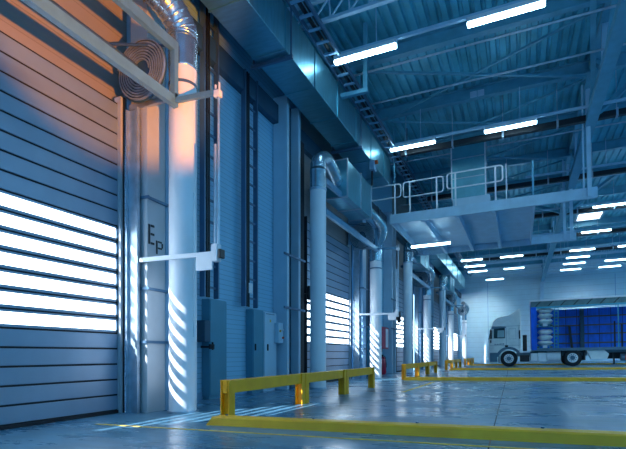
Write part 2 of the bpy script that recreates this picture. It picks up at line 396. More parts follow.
# ================================================================ DOORS
def make_door(k):
    dy = P*k; r = DR+dy; l = r-DW
    d = thing('door_%d' % (k+1), None, None, (-5.45, (l+r)/2, 0), kind='structure')
    h0 = .045; ph = .2257
    dark = MB(); pan = MB()
    for i in range(20):
        z0 = h0 + ph*i; z1 = z0+ph
        if 5 <= i <= 11:
            # framed glazed slat
            pan.box(-5.47, -5.43, l, r, z0+.012, z0+.045); pan.box(-5.47, -5.43, l, r, z1-.038, z1-.012)
            pan.box(-5.47, -5.43, l, l+.05, z0+.012, z1-.012); pan.box(-5.47, -5.43, r-.035, r, z0+.012, z1-.012)
            MB().box(-5.455, -5.445, l+.05, r-.035, z0+.045, z1-.038).obj('door_glazing', GLAZE, d)
        else:
            pan.box(-5.47, -5.43, l, r, z0+.012, z1-.012, .006)
        dark.box(-5.465, -5.442, l, r, z0-.012, z0+.012)
    dark.box(-5.465, -5.442, l, r, h0+20*ph-.012, h0+20*ph+.012)
    pan.obj('door_slats', SLAT, d); dark.obj('slat_seals', RUB, d)
    MB().box(-5.48, -5.42, l, r, 0.0, h0+.0).obj('bottom_seal', RUB, d)
    for y in (l, r):   # guide rails
        s_ = 1 if y == r else -1
        MB().box(-5.5, -5.38, y, y+s_*.04, 0, 4.66).obj('guide_rail', CLAD, d)
        MB().box(-5.5, -5.36, y+s_*.04, y+s_*.06, 0, 4.66).obj('guide_seal', RUB, d)
    MB().tube([(-5.1, l-.1, 5.0), (-5.1, r-.02, 5.0)], .07, 12).obj('door_shaft', TRAY, d)
    b = MB(); pts = []
    for y in (r+.02,):
        for i in range(225):
            a = i*math.pi/15; rad = .15 + .29*i/225
            pts.append((-4.98+rad*math.cos(a), y, 4.94+rad*math.sin(a)))
    # spiral track as a flat ribbon
    vs = []; fs = []
    for i, (x, y, z) in enumerate(pts):
        c = Vector((x+4.98, 0, z-4.94)).normalized()*.012
        vs += [(x-c.x*.8, y-.045, z-c.z*.8), (x+c.x*.8, y-.045, z+c.z*.8), (x+c.x*.8, y-.01, z+c.z*.8), (x-c.x*.8, y-.01, z-c.z*.8)]
        if i:
            q = 4*i; p_ = q-4
            for e in range(4): fs.append((p_+e, p_+(e+1) % 4, q+(e+1) % 4, q+e))
    b.add(vs, fs); b.obj('spiral_track', GALV, d)
    MB().cyl((-4.98, r+.01, 4.94), (-4.98, r+.03, 4.94), .44, 32).obj('spiral_plate', STEELD, d)
    return d
for k in range(5): make_door(k)

def make_guide(k):
    dy = P*k; y = 5.24+dy
    g = thing('door_guide_post', ['tall galvanised guide post right of the big roller door at left', 'galvanised guide post right of the second roller door', 'galvanised guide post of the third roller door', 'galvanised guide post of the fourth roller door'][k],
              'post', (-5.15, y, 0), 'guide posts beside the roller doors')
    b = MB(); b.box(-5.30, -5.285, y, y+.06, 0, 4.45); b.box(-5.30, -5.08, y+.05, y+.062, 0, 4.45); b.box(-5.095, -5.08, y+.01, y+.06, 0, 4.45)
    b.box(-5.12, -5.08, y+.0, y+.012, 0, 4.45); b.obj('post_channel', GALV, g)
    # frame of the hood above the door
    f = thing('door_hood_frame', ['steel hood frame over the big roller door at left', 'steel hood frame over the second roller door', 'steel hood frame over the third roller door', 'steel hood frame over the fourth roller door'][k],
              'frame', (-4.5, y, 4.4), 'hood frames over the roller doors')
    l = .7+dy
    b = MB(); b.box(-4.53, -4.45, l, y+.06, 4.36, 4.50); b.obj('lower_beam', FRAMEM, f)
    b = MB(); b.box(-4.53, -4.45, l, y+.06, 5.14, 5.28); b.obj('upper_beam', FRAMEM, f)
    b = MB(); b.box(-4.53, -4.45, y+.06, y+.14, 4.36, 5.28); b.obj('end_post', FRAMEM, f)
    b = MB(); b.box(-5.30, -4.45, y+.07, y+.12, 4.46, 4.54); b.obj('lower_bracket', GALV, f)
    b = MB(); b.tube([(-5.55, y-.2, 5.35), (-4.52, y+.05, 5.2)], .02, 8); b.obj('tie_rod', TRAY, f)
    # folding light barrier arm
    a = thing('barrier_arm', ['folding white arm with square plate beside the near pipe', 'folding white arm with plate beside the third pipe', 'folding arm with plate in the third bay', 'folding arm with plate in the fourth bay'][k],
              'barrier arm', (-4.4, y, 2.2), 'folding arms beside the roller doors')
    b = MB(); b.bar((-4.45, y+.1, 4.44), (-3.74, y+.1, 4.40), .05, .07); b.obj('upper_arm', FRAMEM, a)
    b = MB(); b.box(-3.80, -3.70, y+.06, y+.14, 4.33, 4.42, .01); b.box(-3.73, -3.71, y+.08, y+.1, 4.42, 4.52); b.box(-3.79, -3.77, y+.08, y+.1, 4.42, 4.5); b.obj('top_joint', PAINTW, a)
    b = MB(); b.tube([(-3.74, y+.1, 4.36), (-3.74, y+.1, 2.28)], .018, 10); b.obj('thin_rod', GALV, a)
    b = MB(); b.tube([(-3.79, y+.1, 3.7), (-3.79, y+.1, 2.25)], .022, 10); b.obj('thick_rod', GALV, a)
    b = MB(); b.bar((-5.07, y+.05, 2.22), (-3.78, y+.07, 2.21), .04, .06); b.obj('lower_arm', PAINTW, a)
    b = MB(); b.box(-4.07, -3.80, y+.04, y+.06, 1.99, 2.22, .005); b.obj('square_plate', PAINTW, a)
    b = MB(); b.box(-3.82, -3.72, y+.04, y+.14, 2.1, 2.34, .01); b.obj('lower_joint', PAINTW, a)
    b = MB(); b.box(-3.70, -3.66, y+.03, y+.14, 2.14, 2.26, .01); b.obj('sensor_head', BLACK, a)
for k in range(4): make_guide(k)

# ---- clad column with stencilled EP
def clad_column(k):
    y = 5.335+P*k
    c = thing('clad_column', ['pale clad column with stencilled letters EP behind the near pipe', 'blue clad column right of the second roller door', 'blue clad column right of the third roller door', 'blue clad column right of the fourth roller door'][k],
              'column', (-5.1, y, 0), 'clad columns right of the doors')
    MB().box(-5.30, -4.98, y, y+.38, 0, 7.4, .008).obj('cladding', STEELB if k else CLAD, c)  # columns past the first take darker colours for the recess shade
    MB().box(-5.58, -5.30, y+.2, y+.4, 0, 7.4).obj('column_web', STEELB, c)
    MB().box(-5.25, -4.99, y+.40, y+.52, 0, 7.4).obj('blue_flange', STEELD if k else STEELB, c)
    for z in (1.04, 1.82, 3.15):
        MB().box(-4.98, -4.955, y-.02, y+.52, z-.02, z+.02).box(-5.2, -4.93, y-.03, y-.005, z-.02, z+.02).obj('clamp_strap', TRAY, c)
    if k == 0:
        b = MB(); X0, X1 = -4.985, -4.972
        def rr(a0, a1, z0, z1): b.box(X0, X1, y+a0, y+a1, z0, z1)
        rr(.02, .055, 2.48, 2.77)                      # E upright
        for z in (2.738, 2.615, 2.48): rr(.07, .14, z, z+.032)
        rr(.18, .21, 2.36, 2.56)                      # P upright
        rr(.225, .30, 2.535, 2.56); rr(.225, .30, 2.44, 2.465); rr(.30, .325, 2.465, 2.535)
        b.obj('stencil_letters', BLACK, c)
for k in range(4): clad_column(k)
# black strip standing in for the shaded recess between column and pipe
for k in range(4):
    y = 5.98+P*k
    tag(MB().box(-5.58, -5.30, y, y+.16, 0, 7.0, .01).obj('cable_channel', RUB, None, (-5.45, y, 0)),
        ['black cable channel rising between column and near pipe', 'black cable channel rising behind the third pipe', 'black cable channel on the wall in third bay', 'black cable channel on the wall in fourth bay'][k], 'cable channel')

# ---- round pipes
def flexrings(b, x, y, z0, z1, r):
    pts = []; rr = []; z = z0; i = 0
    while z < z1: pts.append((x, y, z)); rr.append(r+(.012 if i % 2 else -.004)); z += .028; i += 1
    b.tube(pts, rr, 24, caps=False)
def bend(b, pts, r, n=22):
    # smooth curve through control points (Catmull-Rom) with segment ridges
    P_ = [Vector(p) for p in pts]; out = []
    for i in range(len(P_)-1):
        p0 = P_[max(i-1, 0)]; p1 = P_[i]; p2 = P_[i+1]; p3 = P_[min(i+2, len(P_)-1)]
        for q in range(n):
            t = q/n; out.append(.5*((2*p1)+(-p0+p2)*t+(2*p0-5*p1+4*p2-p3)*t*t+(-p0+3*p1-3*p2+p3)*t**3))
    out.append(P_[-1]); rr = [r + (.012 if i % 7 == 0 else 0) for i in range(len(out))]
    b.tube(out, rr, 24)
def pipe_a(k, top):
    y = 5.6+10.27*k; x = -4.55-(0, .03, .10, .17, .25)[k]
    p = thing('extraction_pipe', ['thick white floor to ceiling pipe beside the near roller door, lit orange at the top', 'white pipe with an S shaped foil bend below the platform', 'third sunlit white pipe, beyond the platform', 'fourth sunlit white pipe, far down the wall', 'farthest white pipe by the back wall'][k],
              'pipe', (x, y, 0), 'round pipes along the door wall')
    z1 = 5.02 if k == 0 else 4.05
    MB().cyl((x, y, 0.02), (x, y, z1), .2, 40).obj('pipe_body', PIPEM, p)
    MB().tube([(x, y, 0), (x, y, .03)], .225, 40).obj('floor_collar', GALV, p)
    MB().tube([(x, y, z1-.26), (x, y, z1-.22)], .208, 40).obj('clamp_band', TRAY, p)
    MB().box(x+.2, x+.215, y-.02, y+.02, 1.1, 3.2).obj('seam_strip', PIPEM, p) if k == 0 else None
    b = MB(); flexrings(b, x, y, z1, z1+.5, .2); b.obj('flexible_sleeve', FLEX, p)
    b = MB()
    if k == 0: bend(b, [(x, y, z1+.45), (x, y-.02, z1+.6), (x-.08, y-.25, z1+.85), (x-.2, y-.7, z1+1.02), (x-.3, y-1.5, z1+1.2)], .21)
    else: bend(b, [(x, y, z1+.45), (x+.05, y-.02, z1+.62), (x+.22, y-.1, z1+.85), (x+.28, y-.3, z1+1.15), (x+.1, y-.75, z1+1.4), (x-.02, y-1.25, z1+1.5)], .17)
    b.obj('foil_elbow', FLEX, p)
for k in range(5): pipe_a(k, 0)
def pipe_b(k):
    y = 10.85+P*k; x = -4.62
    p = thing('extraction_pipe', ['tall blue white pipe in front of the second roller door', 'blue pipe in front of the third roller door', 'blue pipe in front of the fourth roller door'][k],
              'pipe', (x, y, 0), 'round pipes along the door wall')
    z1 = 4.95
    MB().cyl((x, y, 0.02), (x, y, z1), .2, 40).obj('pipe_body', PIPEM, p)
    MB().tube([(x, y, 0), (x, y, .03)], .225, 40).obj('floor_collar', GALV, p)
    MB().tube([(x, y, z1-.03), (x, y, z1+.03)], .212, 40).obj('clamp_band', GALV, p)
    b = MB(); flexrings(b, x, y, z1, z1+.5, .2); b.obj('flexible_sleeve', FLEX, p)
    b = MB(); bend(b, [(x, y, z1+.5), (x, y+.05, z1+.72), (x+.03, y+.4, z1+.9), (x+.03, y+.85, z1+.78), (x+.0, y+1.28, z1+.62)], .19)
    b.obj('foil_elbow', FLEX, p)
for k in range(3): pipe_b(k)

# ---- steel columns at bay quarter points (H sections)
hc = thing('steel_column', 'blue steel column left of the second roller door', 'column', (-5.4, 10.4, 0), 'steel columns left of the doors')
for y in (10.35, 11.0): MB().box(-5.59, -5.2, y-.06, y+.06, 0, 7.2, .01).obj('column_flange', CABL, hc)
MB().box(-5.58, -5.42, 10.41, 10.94, 0, 7.2).obj('column_web', STEELD, hc)  # web coloured dark to stand for shade in the recess
for z in (2.0, 3.3): MB().box(-5.2, -5.17, 10.1, 11.3, z-.025, z+.025).obj('cross_strap', TRAY, hc)
MB().box(-5.55, -5.3, 11.12, 11.5, 0, 6.5).obj('black_infill', RUB, hc)  # solid black strip stands for the dark gap beside the door
for k, l in ((1, 'blue steel column left of the third roller door'), (2, 'blue steel column left of the fourth roller door'), (3, 'farthest blue steel column on the door wall')): copy_tree(hc, P*k, l)

# ---- ladder cable risers
def riser(y0, y1, z0, z1, label, x=-5.45):
    t = thing('cable_riser', label, 'cable tray', (x, (y0+y1)/2, z0), 'vertical cable ladders on the wall')
    for y in (y0, y1):
        MB().box(x-.06, x+.05, y-.018, y+.018, z0, z1).obj('side_rail', TRAY, t)
    z = z0+.2
    while z < z1: MB().box(x-.03, x+.0, y0+.018, y1-.018, z-.02, z+.02).obj('rung', TRAY, t); z += .42
    MB().tube([(x+.02, y0+.1, z0), (x+.02, y0+.1, z1)], .022, 8).tube([(x+.02, y0+.17, z0), (x+.02, y0+.17, z1)], .018, 8).obj('cables', BLACK, t)
for k in range(4):
    dy = P*k
    wh = ['between the two nearest doors', 'between second and third doors', 'between third and fourth doors', 'in the farthest bay'][k]
    riser(7.28+dy, 7.72+dy, 1.95, 7.9, 'left vertical cable ladder on the wall %s' % wh)
    riser(8.72+dy, 9.22+dy, 1.9, 7.0, 'right vertical cable ladder on the wall %s' % wh)

# ---- cabinets
def cabinet(y0, y1, h, m, label, hy, depth=.2, k=0):
    c = thing('electrical_cabinet', label, 'cabinet', (-5.5, (y0+y1)/2, 0), 'electrical cabinets along the wall')
    xf = XW+depth
    MB().box(XW+.005, xf-.02, y0, y1, 0.06, h, .006).box(XW+.005, xf-.04, y0+.02, y1-.02, 0, .06).obj('cabinet_body', m, c)
    d = MB().box(xf-.02, xf, y0+.01, y1-.01, .08, h-.02, .005).obj('cabinet_door', m, c)
    MB().box(xf, xf+.03, hy-.015, hy+.015, .95, 1.1, .006).obj('door_handle', BLACK, d)
    return c
for k in range(3):
    dy = P*k; wh = ['between the two nearest doors', 'between second and third doors', 'between third and fourth doors'][k]
    cabinet(7.44+dy, 8.0+dy, 1.93, CAB, 'tall dark blue cabinet %s, left one' % wh, 7.5+dy)
    cabinet(9.03+dy, 9.5+dy, 1.87, CAB, 'tall dark blue cabinet %s, right one' % wh, 9.1+dy)
    if k == 0:
        c = cabinet(9.52, 10.12, 1.86, CABL, 'tall pale grey cabinet beside the second dark cabinet', 9.66)
        MB().box(-5.4, -5.395, 9.78, 9.83, 1.62, 1.68).obj('warning_sticker', YLINE, c)
        MB().box(-5.4, -5.395, 9.6, 10.0, 1.80, 1.815).obj('name_strip', TRAY, c)
        b = thing('control_box', 'pale control box with coloured knobs mounted right of the grey cabinet', 'control box', (-5.3, 10.3, 1.2))
        MB().box(-5.6, -5.28, 10.0, 10.24, 1.13, 1.62, .01).obj('box_body', CABL, b)
        MB().cyl((-5.28, 10.06, 1.42), (-5.25, 10.06, 1.42), .028, 12).obj('knob', BROWNG, b)
        MB().cyl((-5.28, 10.2, 1.26), (-5.25, 10.2, 1.26), .028, 12).obj('knob', ORANGE, b)
        MB().cyl((-5.28, 10.2, 1.45), (-5.255, 10.2, 1.45), .02, 12).obj('knob', PAINTW, b)
        t = tag(MB().box(-5.6, -5.42, 10.02, 10.16, .93, 1.10, .01).obj('socket_box', STEELD, None, (-5.5, 10.1, .93)), 'small dark socket box under the control box', 'socket')
        t = tag(MB().box(-5.42, -5.40, 8.86, 9.0, 2.2, 2.42, .004).obj('notice_plate', PAINTW, None, (-5.4, 8.9, 2.2)), 'small white notice plate fixed on the right cable ladder', 'sign')
        v = thing('wall_switch', 'black switch box with lever just left of the first dark cabinet', 'switch', (-5.4, 7.3, .9))
        MB().box(-5.6, -5.36, 7.22, 7.40, 1.1, 1.5, .01).obj('switch_body', STEELD, v)
        MB().box(-5.44, -5.2, 7.2, 7.26, .98, 1.02).box(-5.24, -5.2, 7.18, 7.3, .96, 1.05).obj('switch_lever', BLACK, v)
# black scanner head on second door frame, and on farther ones
for k in range(2):
    y = 11.62+P*k
    s_ = thing('door_scanner', ['black scanner head on the left frame of the second roller door', 'black scanner head left of the third roller door'][k], 'scanner', (-5.2, y, 2.5))
    MB().box(-5.44, -5.2, y-.05, y+.05, 2.5, 2.62, .01).obj('scanner_bracket', BLACK, s_)
    MB().tube([(-5.2, y, 2.32), (-5.2, y, 2.4), (-5.2, y, 2.62), (-5.2, y, 2.7)], [.05, .09, .09, .05], 14).obj('scanner_head', BLACK, s_)
# wire fence edge of door 2's left jamb
# ---- fire point between second and third doors
f = thing('fire_blanket_cabinet', 'red fire equipment bag with white panel hung on the wall behind the third pipe', 'fire equipment', (-5.3, 20.3, 1.1))
MB().box(-5.59, -5.28, 19.25, 20.35, 1.08, 2.02, .04).obj('bag_body', RED, f)
MB().box(-5.28, -5.27, 19.8, 20.2, 1.15, 1.95).obj('white_panel', PAINTW, f)
f = thing('fire_extinguisher', 'red fire extinguisher standing low on the wall under the red bag', 'fire extinguisher', (-5.3, 20.4, 0))
MB().tube([(-5.38, 19.55, 0.0), (-5.38, 19.55, .08), (-5.38, 19.55, .62), (-5.38, 19.55, .72), (-5.38, 19.55, .76)], [.15, .19, .19, .12, .05], 16).obj('bottle', RED, f)
MB().box(-5.43, -5.33, 19.51, 19.59, .76, .84).tube([(-5.36, 19.55, .8), (-5.2, 19.4, .76), (-5.14, 19.35, .5), (-5.14, 19.37, .3)], .018, 8).obj('valve_hose', BLACK, f)

# ================================================================ PLATFORM
p = thing('steel_platform', 'steel service platform hung under the roof with pale edge beams', 'platform', (-1, 19, 5.5), tilt=True)
XL, XE = -4.25, 2.15
def chan(b, y, z0, z1, x0, x1, s_):
    b.box(x0, x1, y-.01, y+.01, z0, z1); b.box(x0, x1, y, y+s_*.09, z0, z0+.015); b.box(x0, x1, y, y+s_*.09, z1-.015, z1)
b = MB(); chan(b, 16.5, 5.47, 5.80, XL, XE, 1); b.box(XE-.01, XE, 16.5, 16.6, 5.47, 5.8); b.obj('front_beam', PLATM, p)
b = MB(); chan(b, 22.4, 5.47, 5.82, XL-.6, XE, -1); b.obj('rear_beam', PLATM, p)
for x in (-4.2, .42): MB().box(x-.03, x+.03, 16.6, 22.3, 5.48, 5.8).obj('end_beam', PLATM, p)
b = MB()
for x in (-3.1, -1.95, -.8): MB().box(x-.06, x+.06, 16.6, 22.3, 5.44, 5.72).obj('joist', PLATM, p)
MB().box(-4.2, .42, 16.55, 22.35, 5.72, 5.76).obj('floor_plate', PLATM, p)
def hoop(x0, x1, z0, z1, posts, base):
    r = .09; path = []
    for cx, cz, a0 in ((x1-r, z1-r, 90), (x1-r, z0+r, 0), (x0+r, z0+r, -90), (x0+r, z1-r, -180)):
        for i in range(5):
            a = math.radians(a0 - i*22.5); path.append((cx+r*math.cos(a), 16.52, cz+r*math.sin(a)))
    b = MB().tube(path, .024, 8, closed=True)
    for x in posts: b.box(x-.025, x+.025, 16.50, 16.54, base, z1-.02)
    return b
hoop(-5.0, -3.84, 6.40, 6.86, (-4.05,), 5.75).obj('guard_rail', PAINTW, p)
hoop(-3.75, -2.38, 6.36, 6.88, (-3.52, -2.6), 5.75).obj('guard_rail', PAINTW, p)
hoop(-2.25, -.50, 6.42, 6.93, (-1.98, -.72), 5.75).obj('guard_rail', PAINTW, p)
MB().box(-.41, -.38, 16.5, 16.54, 5.75, 6.95).obj('corner_post', PAINTW, p)
for nme, x, y, ww, zt in (('hanger', 1.93, 16.25+.2, .11, 7.62), ('hanger', 1.78, 16.4, .04, 8.9), ('hanger', 1.98, 22.35, .12, 7.62), ('hanger', 1.72, 22.35, .09, 8.9)):
    MB().box(x-ww/2, x+ww/2, y-ww/2, y+ww/2, 5.5, zt).obj('hanger', PLATM, p)
MB().box(-4.1, -4.06, 16.6, 16.64, 5.8, 9.0).obj('hanger_rod', BEAMM, p)
MB().box(.40, .46, 22.3, 22.36, 5.8, 7.6).obj('hanger_rod', BEAMM, p)
MB().box(.36, .42, 16.45, 16.49, 5.8, 6.9).obj('hanger_rod', BEAMM, p)
# air handling box on platform
a = thing('air_handling_duct', 'tall sheet metal duct box standing on the platform behind the rail', 'duct', (-1.6, 18, 5.8), tilt=True)
MB().box(-2.22, -1.10, 17.6, 18.6, 6.35, 8.42, .01).obj('duct_casing', DUCT, a)
for z in (6.35, 7.1, 7.8, 8.40): MB().box(-2.25, -1.07, 17.57, 18.63, z-.015, z+.015).obj('duct_flange', GALV, a)
for x in (-2.23, -1.09): MB().box(x-.02, x+.02, 17.57, 17.6, 6.35, 8.42).obj('corner_angle', PAINTW, a)
MB().box(-2.2, -.95, 17.45, 18.8, 5.82, 6.35, .02).obj('fan_plinth', CABL, a)

# ================================================================ GUARD RAILS, KERBS, LINES
def guard(k):
    dy = 10.2*k; x = -3.36-.09*k
    g = thing('guard_rail_barrier', ['long yellow steel guard rail in the foreground', 'second yellow guard rail, at the end of the second kerb', 'third yellow guard rail farther down the hall', 'farthest small yellow guard rail'][k],
              'barrier', (x, 8+dy, 0), 'yellow guard rails along the door wall')
    for y0, y1 in ((4.92, 7.18), (7.2, 9.22), (9.24, 11.3)):
        b = MB(); b.box(x-.03, x+.05, y0+dy, y1+dy, .34, .51, .012); b.obj('rail_beam', YEL, g)
        for y in (y0, y1-.13):
            b = MB(); yy = y+dy
            b.box(x-.06, x-.04, yy, yy+.13, 0, .51, .004); b.box(x+.055, x+.075, yy, yy+.13, 0, .51, .004); b.box(x-.045, x+.06, yy+.055, yy+.075, 0, .50)
            b.obj('rail_post', YEL, g)
    for y in (5.0, 7.1, 7.28, 9.15, 9.3, 11.2): MB().cyl((x+.05, y+dy, .43), (x+.062, y+dy, .43), .012, 8).obj('bolt', TRAY, g)
for k in range(4): guard(k)
def kerb(k):
    y = 4.56+P*k - (.05 if k else 0)
    c = thing('wheel_kerb', ['wide yellow kerb across the foreground floor', 'second yellow kerb across the floor', 'third yellow kerb, in front of the truck', 'fourth yellow kerb, behind the truck wheels'][k],
              'kerb', (-3.3, y, 0), 'yellow kerbs between the loading lanes', True)
    pr = [(y, 0), (y+.012, .085), (y+.03, .1), (y+.20, .1), (y+.22, .085), (y+.235, 0)]
    b = MB(); n_ = len(pr); vs = []
    for x, s_ in ((-3.37, 0), (-3.30, 1)):
        vs += [(x, q, z*(1 if s_ else .02)) for q, z in pr]
    vs += [(XR-1, q, z) for q, z in pr]
    fs = []
    for a_ in (0, 1):
        for i in range(n_-1): fs.append((a_*n_+i, a_*n_+i+1, (a_+1)*n_+i+1, (a_+1)*n_+i))
    fs += [tuple(range(n_)), tuple(reversed(range(2*n_, 3*n_)))]
    b.add(vs, fs); b.obj('kerb_body', YKERB, c)
    x = -3.2
    while x < XR-1.2: MB().cyl((x, y+.18, .1), (x, y+.18, .112), .016, 8).obj('anchor_bolt', TRAY, c); x += 1.13
for k in range(4): kerb(k)
tag(MB().box(-4.75, XR-2, 4.20, 4.245, 0, .003).obj('floor_line', YLINE, None, (0, 4.2, 0), True), 'thin painted yellow floor line in front of the foreground kerb', 'floor line')
tag(MB().prism([(-2.33, 10.0), (-2.25, 10.0), (-2.25, 14.0), (-2.33, 14.0)], 'z', 0, .003).obj('floor_line', YLINE, None, (0, 10, 0), True), 'faint short yellow mark on the floor past the long guard rail', 'floor line')

# column at the back wall carrying the girder
bc = thing('back_wall_column', 'pale blue steel column standing at the back wall under the girder', 'column', (1.9, YB-.3, 0))
b = MB(); b.box(1.74, 2.06, YB-.36, YB-.34, 0, 7.6); b.box(1.74, 2.06, YB-.06, YB-.04, 0, 7.6); b.box(1.89, 1.91, YB-.34, YB-.06, 0, 7.6); b.obj('column_section', PLATM, bc)
b = MB(); b.box(1.6, 2.2, YB-.42, YB-.02, 0, .04); b.obj('base_plate', PLATM, bc)

# ================================================================ TRUCK
YN = 31.9; YF = 34.4
tr = thing('truck', 'white cab truck with blue curtain sided trailer standing open', 'truck', (0, 33, 0), tilt=True)
def part(b, n, m, par=None): return b.obj(n, m, par or tr)
# cab body: side outline with wheel arch cut, extruded across
cab = [(-1.72, .28), (-1.78, .5), (-1.80, 1.45), (-1.74, 1.75), (-1.62, 2.42), (-1.60, 2.55), (-1.5, 2.86), (-1.3, 3.05), (-1.05, 3.14), (-.7, 3.19), (-.2, 3.22), (.06, 3.24), (.09, 3.2), (.09, 1.05), (-.05, 1.02)]
archpts = [(-.63+.62*math.cos(math.radians(a)), .52+.60*math.sin(math.radians(a))) for a in range(35, 181, 12)]
cab += archpts + [(-1.25, .28)]
body = part(MB().prism(cab, 'y', YN+.02, YF-.02), 'cab_body', TRUCKW)
part(MB().prism([(-.62, 3.18), (-.30, 3.40), (.0, 3.60), (.05, 3.60), (.08, 3.2)], 'y', YN+.15, YF-.15), 'roof_deflector', TRUCKW)
part(MB().prism([(-1.62, 2.38), (-1.60, 2.55), (-1.15, 2.52), (-.78, 2.50), (-.78, 2.42), (-1.1, 2.42)], 'y', YN-.01, YF+.01), 'sun_visor', TRUCKG)
# windows, door lines
sw = part(MB().prism([(-1.50, 1.78), (-1.47, 2.42), (-.83, 2.42), (-.83, 1.78)], 'y', YN, YN+.02), 'side_window', GLASSD)
part(MB().prism([(-1.28, 1.84), (-1.25, 2.28), (-.87, 2.28), (-.87, 1.84)], 'y', YN-.005, YN+.01), 'window_pane', GLASSL, sw)
part(MB().prism([(-1.81, 1.72), (-1.68, 2.40), (-1.63, 2.40), (-1.75, 1.72)], 'y', YN+.2, YF-.2), 'windscreen', GLASSD)
b = MB()
for x in (-.76, -.03): b.box(x-.008, x+.008, YN+.005, YN+.02, 1.15, 2.5)
b.box(-1.72, .06, YN+.005, YN+.02, 2.52, 2.535); b.box(-1.76, .06, YN+.005, YN+.02, 1.32, 1.333)
b.box(-.6, -.2, YN+.008, YN+.02, 1.72, 1.73); b.box(-.6, -.2, YN+.008, YN+.02, 2.36, 2.37); b.box(-.6, -.59, YN+.008, YN+.02, 1.72, 2.36); b.box(-.21, -.2, YN+.008, YN+.02, 1.72, 2.36)
part(b, 'panel_gap', TRUCKG)
part(MB().box(-.03, .05, YN-.03, YN+.03, 1.72, 2.25, .01), 'air_intake', BLACK)
part(MB().box(-.84, -.66, YN-.02, YN+.02, 1.22, 1.34, .01), 'door_handle', BLACK)
part(MB().box(-1.7, -1.58, YN-.22, YN-.02, 1.75, 2.3, .02).box(-1.7, -1.62, YN-.2, YN-.05, 1.5, 1.68, .02), 'wing_mirror', BLACK)
b = MB(); x = -1.45
for i, wdt in enumerate((.07, .03, .06, .05, .06, .04, .07)): b.box(x, x+wdt, YN+.012, YN+.02, 1.36 + i*.004, 1.43 + i*.004); x += wdt+.03
part(b, 'door_lettering', TRUCKG)
b = MB(); n_ = 14
for i in range(n_):
    a0 = math.radians(20+150*i/n_); a1 = math.radians(20+150*(i+1)/n_)
    cx, cz = -.63, .5
    pts = [(cx+.60*math.cos(a0), cz+.58*math.sin(a0)), (cx+.76*math.cos(a0), cz+.74*math.sin(a0)), (cx+.76*math.cos(a1), cz+.74*math.sin(a1)), (cx+.60*math.cos(a1), cz+.58*math.sin(a1))]
    b.prism(pts, 'y', YN-.01, YN+.5)
part(b, 'wheel_arch', TRUCKG)
part(MB().box(-1.74, -1.30, YN-.005, YF+.005, .30, .88, .02), 'front_bumper', TRUCKG)
part(MB().box(-1.78, -1.68, YN+.02, YF-.02, .22, 1.0, .02), 'bumper_edge', TRUCKW)
def wheel(x, yside, s_=1, r=.5, wd=.32):
    y0 = yside; y1 = yside+s_*wd
    t = MB().tube([(x, y0, r), (x, y0+s_*.03, r), (x, y1-s_*.03, r), (x, y1, r)], [r-.06, r, r, r-.06], 36).obj('wheel', TYRE, tr)
    MB().tube([(x, y0-s_*.012, r), (x, y0+s_*.01, r)], [.27, .30], 28).obj('wheel_rim', RIM, t)
    MB().tube([(x, y0-s_*.03, r), (x, y0, r)], [.13, .14], 20).obj('wheel_hub', TRUCKG, t)
    b = MB()
    for i in range(10):
        a = i*math.pi/5; b.cyl((x+.19*math.cos(a), y0-s_*.02, r+.19*math.sin(a)), (x+.19*math.cos(a), y0, r+.19*math.sin(a)), .025, 8)
    b.obj('wheel_nuts', BLACK, t)
wheel(-.63, YN+.04); wheel(-.63, YF-.04, -1); wheel(2.88, YN+.04); wheel(2.88, YF-.04, -1)
for x in (9.3, 10.6, 11.9): wheel(x, YN+.04); wheel(x, YF-.04, -1)
part(MB().box(-.2, 3.7, YN+.6, YN+.75, .62, .86).box(-.2, 3.7, YF-.75, YF-.6, .62, .86).box(3.6, 13.6, YN+.6, YF-.6, .78, .93), 'chassis_frame', TRUCKG)
part(MB().box(.62, 1.0, YN+.06, YN+.6, .32, .82, .05), 'battery_box', RIM)
part(MB().box(1.02, 1.5, YN+.05, YN+.6, .28, .84, .05), 'tool_box', RIM)
part(MB().tube([(1.52, YN+.33, .58), (2.28, YN+.33, .58)], .3, 24), 'fuel_tank', RIM)
part(MB().box(.0, .55, YN+.1, YN+.7, .3, .7, .03), 'step_box', BLACK)
part(MB().box(.18, .42, YN+.1, YN+.55, .95, 1.95, .03), 'cab_rear_stack', BLACK)
b = MB()
for x in (3.48, 2.26): b.box(x, x+.06, YN+.02, YN+.5, .35, .95)
b.box(2.3, 3.5, YN+.02, YN+.5, 1.0, 1.04); part(b, 'mudguard', BLACK)
part(MB().prism([(3.6, .98), (4.5, .95), (4.75, .7), (4.65, .42), (3.85, .42)], 'y', YN+.1, YN+.5), 'side_fairing', TRUCKW)
part(MB().box(5.07, 5.16, YN+.9, YN+1.0, .12, .9).box(5.0, 5.24, YN+.8, YN+1.1, .08, .12), 'landing_leg', BLACK)
part(MB().tube([(5.35, YN+.35, .5), (6.05, YN+.35, .5)], .2, 18), 'air_tank', TRUCKG)
part(MB().box(5.55, 6.6, YN+.12, YN+.6, .35, .62, .03), 'pallet_box', ORANGE)
part(MB().box(4.8, 13.4, YF-.35, YF-.25, .40, .92, .02), 'side_guard', BLACK)  # dark block put in for the shade under the trailer
part(MB().box(.6, 3.6, YN+.9, YN+1.2, .35, .92, .03), 'gearbox_cover', BLACK)  # dark block filling the see-through tractor underside with shade
